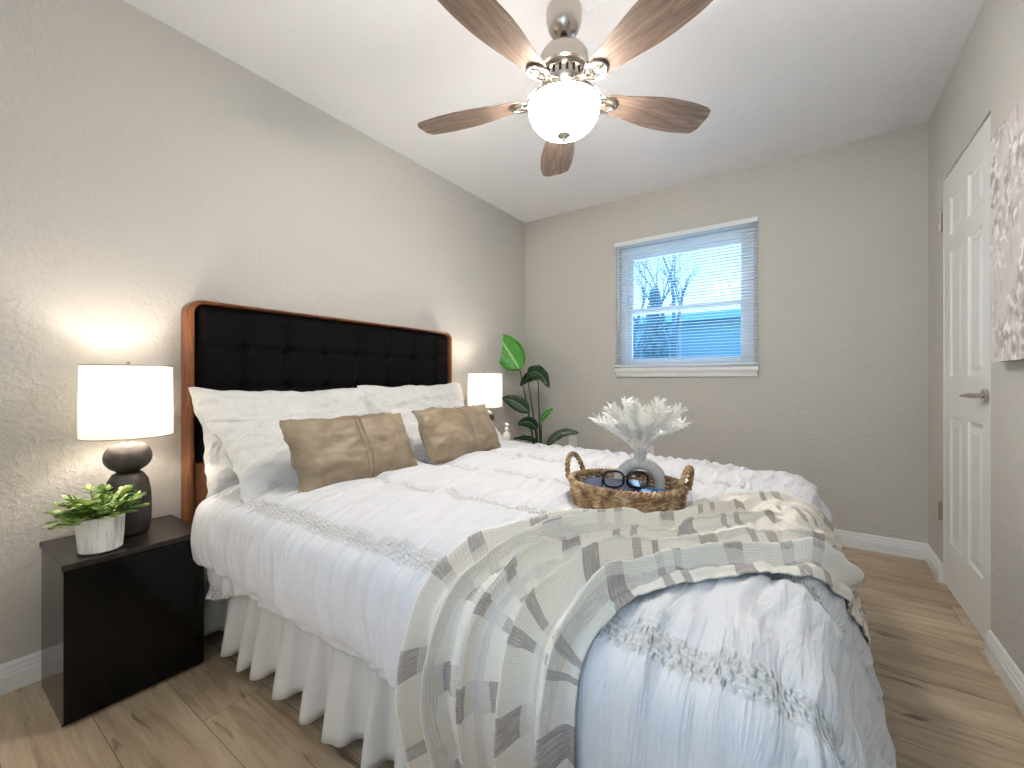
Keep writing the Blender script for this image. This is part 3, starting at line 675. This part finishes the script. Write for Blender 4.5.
# ------------------------------------------------------------------ bird-of-paradise plant in the corner
bp = empty('leafy_floor_plant', (-1.80, 3.00, 0), 'tall broad-leaved green plant standing in the far corner', 'plant')
MB().lathe([(.001, 0), (.09, 0), (.095, .01), (.12, .24), (.124, .25), (.118, .252), (.112, .225)], n=32, cap=False).build('pot', M['pot'], bp, smooth=True)
MB().lathe([(.114, .225), (.001, .23)], n=24, cap=False).build('soil', M['soil'], bp)
def camray(px, py, y=None, x=None):
    u_ = (px-512)/429; dx, dy = -.5693+.8221*u_, .8221+.5693*u_
    t = y/dy if y is not None else x/dx
    return Vector((dx*t, dy*t, 1.005+(380-py)/429*t))
def big_leaf(base_px, mid_px, tip_px, yb, yt, w, mat, fold=.18, stem_from=(0, 0, .23), twist=0):
    a = camray(*base_px, y=yb); c = camray(*tip_px, y=yt); mdl = camray(*mid_px, y=(yb+yt)/2); off = Vector(bp.location)
    a -= off; c -= off; mdl -= off; n = 14; mb = MB(); vs = []; uvs = []
    ctr = lambda t: a*(1-t)**2+(mdl*2-(a+c)/2)*2*t*(1-t)+c*t*t
    view = Vector((cam.location.x, cam.location.y, cam.location.z))-off
    for i in range(n+1):
        t = i/n; p = ctr(t); tg = (ctr(min(1, t+.02))-ctr(max(0, t-.02))).normalized()
        vd = (view-p).normalized(); s_ = tg.cross(vd).normalized(); up = s_.cross(tg)
        s_ = (s_*cos(twist)+up*sin(twist)).normalized(); up = s_.cross(tg).normalized()
        ww = w/2*(sin(pi*min(1, max(0, t))**.85))**.65 if 0 < i < n else .002
        for k in (-1, -.5, 0, .5, 1): vs.append(p+s_*ww*k*(1-.05*abs(k))-up*fold*ww*abs(k)**1.5*(-1)+up*.006*sin(t*23+k*2)*abs(k)); uvs.append((.5+k*.5, t))
    mb.add(vs, [(i*5+j, i*5+j+1, (i+1)*5+j+1, (i+1)*5+j) for i in range(n) for j in range(4)], uvs)
    o = mb.build('leaf', mat, bp, smooth=True, solid=.0012)
    s0 = Vector(stem_from); k1 = s0*.5+a*.5+Vector((0, 0, .06)); pts = [s0*(1-t)**2+k1*2*t*(1-t)+a*t*t for t in [i/8 for i in range(9)]]
    MB().tube(pts, [.010-.006*i/8 for i in range(9)], 8).build('stalk', M['stalk'], bp, smooth=True)
big_leaf((520, 370), (509, 352), (497, 334), 3.0, 2.93, .25, M['leaf_bright'], stem_from=(-.01, 0, .23))
big_leaf((527, 375), (538, 373), (549, 388), 2.98, 2.90, .13, M['leaf_dark'], stem_from=(0, .02, .23), twist=.5)
big_leaf((538, 380), (531, 376), (520, 386), 3.0, 3.05, .10, M['leaf_dark'], stem_from=(.01, .0, .23), twist=.3)
big_leaf((529, 413), (517, 403), (502, 398), 2.98, 2.88, .125, M['leaf_dark'], stem_from=(-.02, -.01, .23))
big_leaf((537, 430), (529, 422), (518, 425), 2.96, 2.88, .10, M['leaf_dark'], stem_from=(0, -.02, .23), twist=.2)
big_leaf((541, 422), (546, 414), (553, 408), 2.98, 2.98, .05, M['leaf_bright'], stem_from=(.02, 0, .23), twist=.4)
big_leaf((537, 443), (528, 438), (513, 439), 2.92, 2.84, .05, M['leaf_dark'], stem_from=(-.02, -.02, .23), twist=.4)
big_leaf((547, 446), (561, 434), (579, 433), 2.98, 3.10, .075, M['leaf_dark'], stem_from=(.03, 0, .23), twist=.3)

# outlets
def outlet(x, z, label):
    t = empty('wall_outlet', (x, YB, z), label, 'outlet', 'white outlet plates low on the back wall')
    MB().box(-.037, .037, -.006, 0, -.058, .058).build('cover_plate', M['plastic'], t, bevel=.002)
    for dz in (-.02, .02):
        MB().box(-.015, .015, -.0085, -.005, dz-.012, dz+.012).build('socket', M['plastic'], t, bevel=.002)
        MB().box(-.007, -.005, -.0090, -.008, dz-.005, dz+.005).box(.005, .007, -.0090, -.008, dz-.005, dz+.005).build('slots', M['slot'], t)
outlet(-1.650, .475, 'white outlet plate on the back wall beside the tall corner plant')
outlet(-1.000, .445, 'white outlet plate on the back wall behind the arched vase')

# ------------------------------------------------------------------ tray with vase, book and glasses
TC = Vector((-.448, 1.238, .634)); RA, RB = .172, .142; TRZ = radians(-4)
tray = empty('wicker_tray', TC, 'oval woven wicker tray with two handles on the duvet', 'tray', rz=TRZ)
def oval(ra, rb, z, n=72, f=None): return [((ra+(f(k/n*2*pi) if f else 0))*cos(k/n*2*pi), (rb+(f(k/n*2*pi) if f else 0))*sin(k/n*2*pi), z(k/n*2*pi) if callable(z) else z) for k in range(n)]
wv = MB(); NST = 26
for r_ in range(11):
    z = .004+r_*.0057; g = .006*(z/.065)
    wv.tube(oval(RA-.012+g, RB-.012+g, (lambda a, z=z, r_=r_: z+.0018*sin(a*NST+r_*pi)), 156, lambda a, r_=r_: .0040*sin(a*NST/1+r_*pi)), .0046, 6, loop=True)
wv.build('woven_side', M['wicker'], tray, smooth=True)
for k in range(2):
    n = 220
    MB().tube([((RA-.004+.0055*cos(40*a+k*pi))*cos(a), (RB-.004+.0055*cos(40*a+k*pi))*sin(a), .069+.0055*sin(40*a+k*pi)) for a in [i/n*2*pi for i in range(n)]], .0052, 6, loop=True).build('braided_rim', M['wicker'], tray, smooth=True)
bsm = MB(); bsm.rings([oval(RA-.014, RB-.014, .0, 48), oval(RA-.014, RB-.014, .006, 48)]); bsm.build('base', M['wicker'], tray)
for s_ in (-1, 1):
    for k in range(2):
        pts = []
        for i in range(61):
            a = i/60*pi; tw = i*.65+k*pi; q = Vector((s_*(RA-.006+.016*sin(a)), .048*cos(a), .062+.070*sin(a)))
            pts.append(q+Vector((cos(tw)*.0042, 0, 0))+Vector((0, cos(a), sin(a)))*sin(tw)*.0042)
        MB().tube(pts, .0050, 6).build('handle', M['wicker'], tray, smooth=True)
bz = TC.z+.0075
def book(loc, rz, w, d, h, mat, label, tilt=0):
    t = empty('book', loc, label, 'book', rz=rz); t.rotation_euler = (tilt, 0, rz)
    MB().box(-w/2+.003, w/2-.003, -d/2+.002, d/2-.002, .0022, h-.0022).build('pages', M['pages'], t)
    c = MB().box(-w/2, w/2, -d/2, d/2, 0, .002).box(-w/2, w/2, -d/2, d/2, h-.002, h).box(-w/2, w/2, -d/2-.001, -d/2+.001, 0, h)
    c.build('cover', mat, t, bevel=.0006)
book((TC.x+.015, TC.y-.026, bz+.0005), radians(10), .200, .135, .040, M['book2'], 'bright blue book at the bottom of the wicker tray')
book((TC.x-.035, TC.y-.018, bz+.0415), radians(16), .165, .130, .014, M['book'], 'navy book lying on the bright blue book in the tray')
top = bz+.0560
# vase: arch with a neck
vz = empty('arch_vase', (TC.x+.012, TC.y+.098, bz), 'matte pale grey arch-shaped vase standing in the wicker tray', 'vase', rz=radians(20))
pts = []; 
for i in range(33):
    a = -.12+i/32*(pi+.24); pts.append((.062*cos(a), 0, .022+.062*sin(a)+.018))
pts[0] = (.062, 0, .004); pts[-1] = (-.062, 0, .004)
arch = MB().tube(pts, [.019]*33, 18); arch.lathe([(.020, .095), (.0195, .105), (.019, .118), (.019, .150), (.020, .153), (.0165, .153), (.015, .110)], n=28, cap=False)
arch.build('vase_body', M['vase'], vz, smooth=True, auto=True)
# dried plumes
def make_plume(seed, L, label, bend):
    rnd = random.Random(seed); t = MB()
    o = empty('dried_plume', (0, 0, 0), label, 'dried flower', 'white dried plumes in the arch vase')
    ln = [Vector((0, 0, 0)), Vector((0, 0, .03))]
    P = lambda s_: Vector((bend*L*s_*s_*.9, .0, L*s_*(1-.12*s_)))
    t.tube([P(i/8) for i in range(9)], [.0014]*8+[.0005], 5); t.build('plume_stem', M['plume'], o)
    f = MB()
    for i in range(72):
        s_ = .16+.84*i/72; p = P(s_); tg = (P(min(1, s_+.02))-P(s_-.02)).normalized()
        a = i*2.4; sd_ = Vector((cos(a), sin(a), 0)); dd = tg*.95+sd_*.75
        l_ = .031*(1-.45*s_)*rnd.uniform(.8, 1.25)*sstep(.16, .50, s_)+.009
        leaf_blade(f, p, dd, l_, l_*.30, .25, sd_.cross(tg)+tg*.3, n=3)
    f.build('feathery_plume', M['plume'], o, smooth=True)
    return o
mouth = Vector((TC.x+.012, TC.y+.098, bz+.118))
base_pl = make_plume(1, .185, 'white feathery dried plume in the bunch held by the arch vase', .28)
side_pl = make_plume(5, .165, 'white feathery dried plume in the bunch held by the arch vase', .42)
rnd = random.Random(12); NPL = 20
for i in range(NPL):
    o = base_pl if i == 0 else side_pl if i == 9 else copy_tree(base_pl if i < 9 else side_pl)
    a = i*2.39996; tilt = (.05+.50*math.sqrt(i/NPL)); sc = 1.0+.14*rnd.random()
    if i == 0: tilt = .02
    o.location = mouth+Vector((cos(a)*.008, sin(a)*.008, .008)); o.rotation_euler = (0, tilt, a); o.scale = (sc,)*3
# eyeglasses
eg = empty('eyeglasses', (TC.x+.020, TC.y-.055, top), 'black framed eyeglasses resting on the books in the tray', 'glasses', rz=radians(26))
fr_ = MB()
for s_ in (-1, 1):
    c = s_*.033; pts = []
    for k in range(28):
        a = k/28*2*pi; x = math.copysign(abs(cos(a))**.7, cos(a))*.028; z = math.copysign(abs(sin(a))**.7, sin(a))*.0225
        pts.append((c+x, 0, .0255+z))
    fr_.tube(pts, .0034, 6, loop=True)
fr_.tube([(-.008, 0, .032), (0, -.002, .035), (.008, 0, .032)], .0024, 6)
fr_.build('frame', M['glasses'], eg, smooth=True)
for s_ in (-1, 1):
    MB().tube([(s_*.059, 0, .036), (s_*.064, .006, .036), (s_*.063, .06, .030), (s_*.058, .115, .018), (s_*.056, .135, .004)], .0023, 6).build('temple', M['glasses'], eg, smooth=True)
    MB().add([(s_*.033+.024*cos(k/20*2*pi), 0, .0255+.0195*sin(k/20*2*pi)) for k in range(20)], [tuple(range(20))]).build('lens', M['glass'], eg, solid=.001)

# ------------------------------------------------------------------ wall art
pt = empty('painting', (XR, 1.80, 1.44), 'canvas painting of mauve grey flowers on the wall beside the door', 'painting')
MB().box(-.0395, -.038, -.33, .325, -.375, .385).build('painted_canvas', M['painting'], pt)
MB().box(-.038, -.001, -.329, .324, -.374, .384).build('stretcher_frame', M['canvas_edge'], pt)

# ------------------------------------------------------------------ ceiling fan
FC = Vector((-.780, 1.480, H))
fan = empty('ceiling_fan', FC, 'five-blade ceiling fan with lit frosted glass bowl', 'ceiling fan')
MB().lathe([(.001, 0), (.066, 0), (.069, -.014), (.068, -.045), (.060, -.078), (.046, -.100), (.028, -.110), (.001, -.110)], n=36).build('canopy', M['nickel'], fan, smooth=True, auto=True)
MB().tube([(0, 0, -.10), (0, 0, -.18)], .016, 14).build('downrod', M['dark_metal'], fan, smooth=True)
MB().lathe([(.001, -.148), (.035, -.150), (.060, -.157), (.082, -.170), (.093, -.190), (.094, -.222), (.098, -.228), (.098, -.240), (.092, -.246), (.001, -.246)], n=44).build('motor_housing', M['nickel'], fan, smooth=True, auto=True)
vr = MB().lathe([(.072, -.246), (.080, -.262), (.082, -.290), (.072, -.312), (.001, -.312)], n=44).build('vented_ring', M['nickel'], fan, smooth=True, auto=True)
for k in range(20):
    a = k/20*2*pi
    MB().box(-.001, .002, -.005, .005, -.014, .014).build('vent_slot', M['dark_metal'], vr, bevel=.001, matrix=Matrix.Rotation(a, 4, 'Z') @ Matrix.Translation((.081, 0, -.276)))
MB().lathe([(.001, -.312), (.050, -.312), (.054, -.355), (.115, -.359), (.140, -.362), (.143, -.370), (.136, -.376)], n=44, cap=False).build('light_fitter', M['nickel'], fan, smooth=True, auto=True)
bw = []
for k in range(15):
    a = k/14*pi/2; bw.append((.138*cos(a)**.72 if k < 14 else .001, -.374-.112*sin(a)))
MB().lathe(bw, n=44, cap=False).build('glass_bowl', M['bowl'], fan, smooth=True)
MB().lathe([(.001, -.480), (.026, -.484), (.028, -.490), (.016, -.497), (.007, -.502), (.009, -.510), (.001, -.515)], n=20).build('finial', M['nickel'], fan, smooth=True)
def blade():
    o = empty('blade_arm', (0, 0, 0)); o.parent = fan
    return o
def blade_mesh():
    n = 44; top_, bot = [], []; mb = MB()
    rings = []
    for i in range(n+1):
        t = i/n; x = .172+.462*t
        w_ = .046+.036*sstep(0, .60, t)-.012*sstep(.72, 1, t)
        if t > .88: w_ *= .30+.70*max(0, 1-((t-.88)/.121)**4)**.4
        if t < .06: w_ *= .7+.3*math.sqrt(t/.06)
        bow = .006*sin(pi*t)
        rings.append([(x+(.010 if t > .97 else 0)*0, -w_, -.003+0), (x, -w_*.96, -.004), (x, w_*.96, -.004), (x, w_, 0), (x, w_*.96, .003), (x, -w_*.96, .003)])
    mb.rings(rings, True, True); return mb
pit = Matrix.Rotation(radians(-11), 4, 'X')
bm_ = blade_mesh()
def iron_mesh():
    mb = MB()
    mb.tube([(.065, 0, .028), (.10, 0, .020), (.13, 0, .002), (.165, 0, -.006)], [.016, .013, .012, .012], 10, flat=.55)
    for s_ in (-1, 1): mb.tube([(.125, 0, -.002), (.140, s_*.022, -.006), (.165, s_*.033, -.008), (.195, s_*.030, -.009), (.212, s_*.014, -.009), (.215, 0, -.009)], [.008, .008, .008, .008, .007, .007], 8, flat=.55)
    mb.tube([(.15, 0, -.007), (.215, 0, -.009)], .008, 8, flat=.5)
    return mb
im_ = iron_mesh()
for i in range(5):
    mtx = Matrix.Translation((0, 0, -.335)) @ Matrix.Rotation(radians(50+72*i), 4, 'Z') @ pit
    if i == 0:
        b0 = bm_.build('blade', M['blade'], fan, matrix=mtx); i0 = im_.build('blade_bracket', M['nickel'], b0, smooth=True)
    else:
        b = b0.copy(); COL.objects.link(b); b.parent = fan; b.matrix_local = mtx
        c = i0.copy(); COL.objects.link(c); c.parent = b
for k in range(5):  # small lamps added round the fitter to spread glow over the ceiling
    a = radians(50+36+72*k)
    light('added_fan_uplight', 'POINT', (FC.x+.150*cos(a), FC.y+.150*sin(a), H-.345), .6, (1, .92, .84), .03)
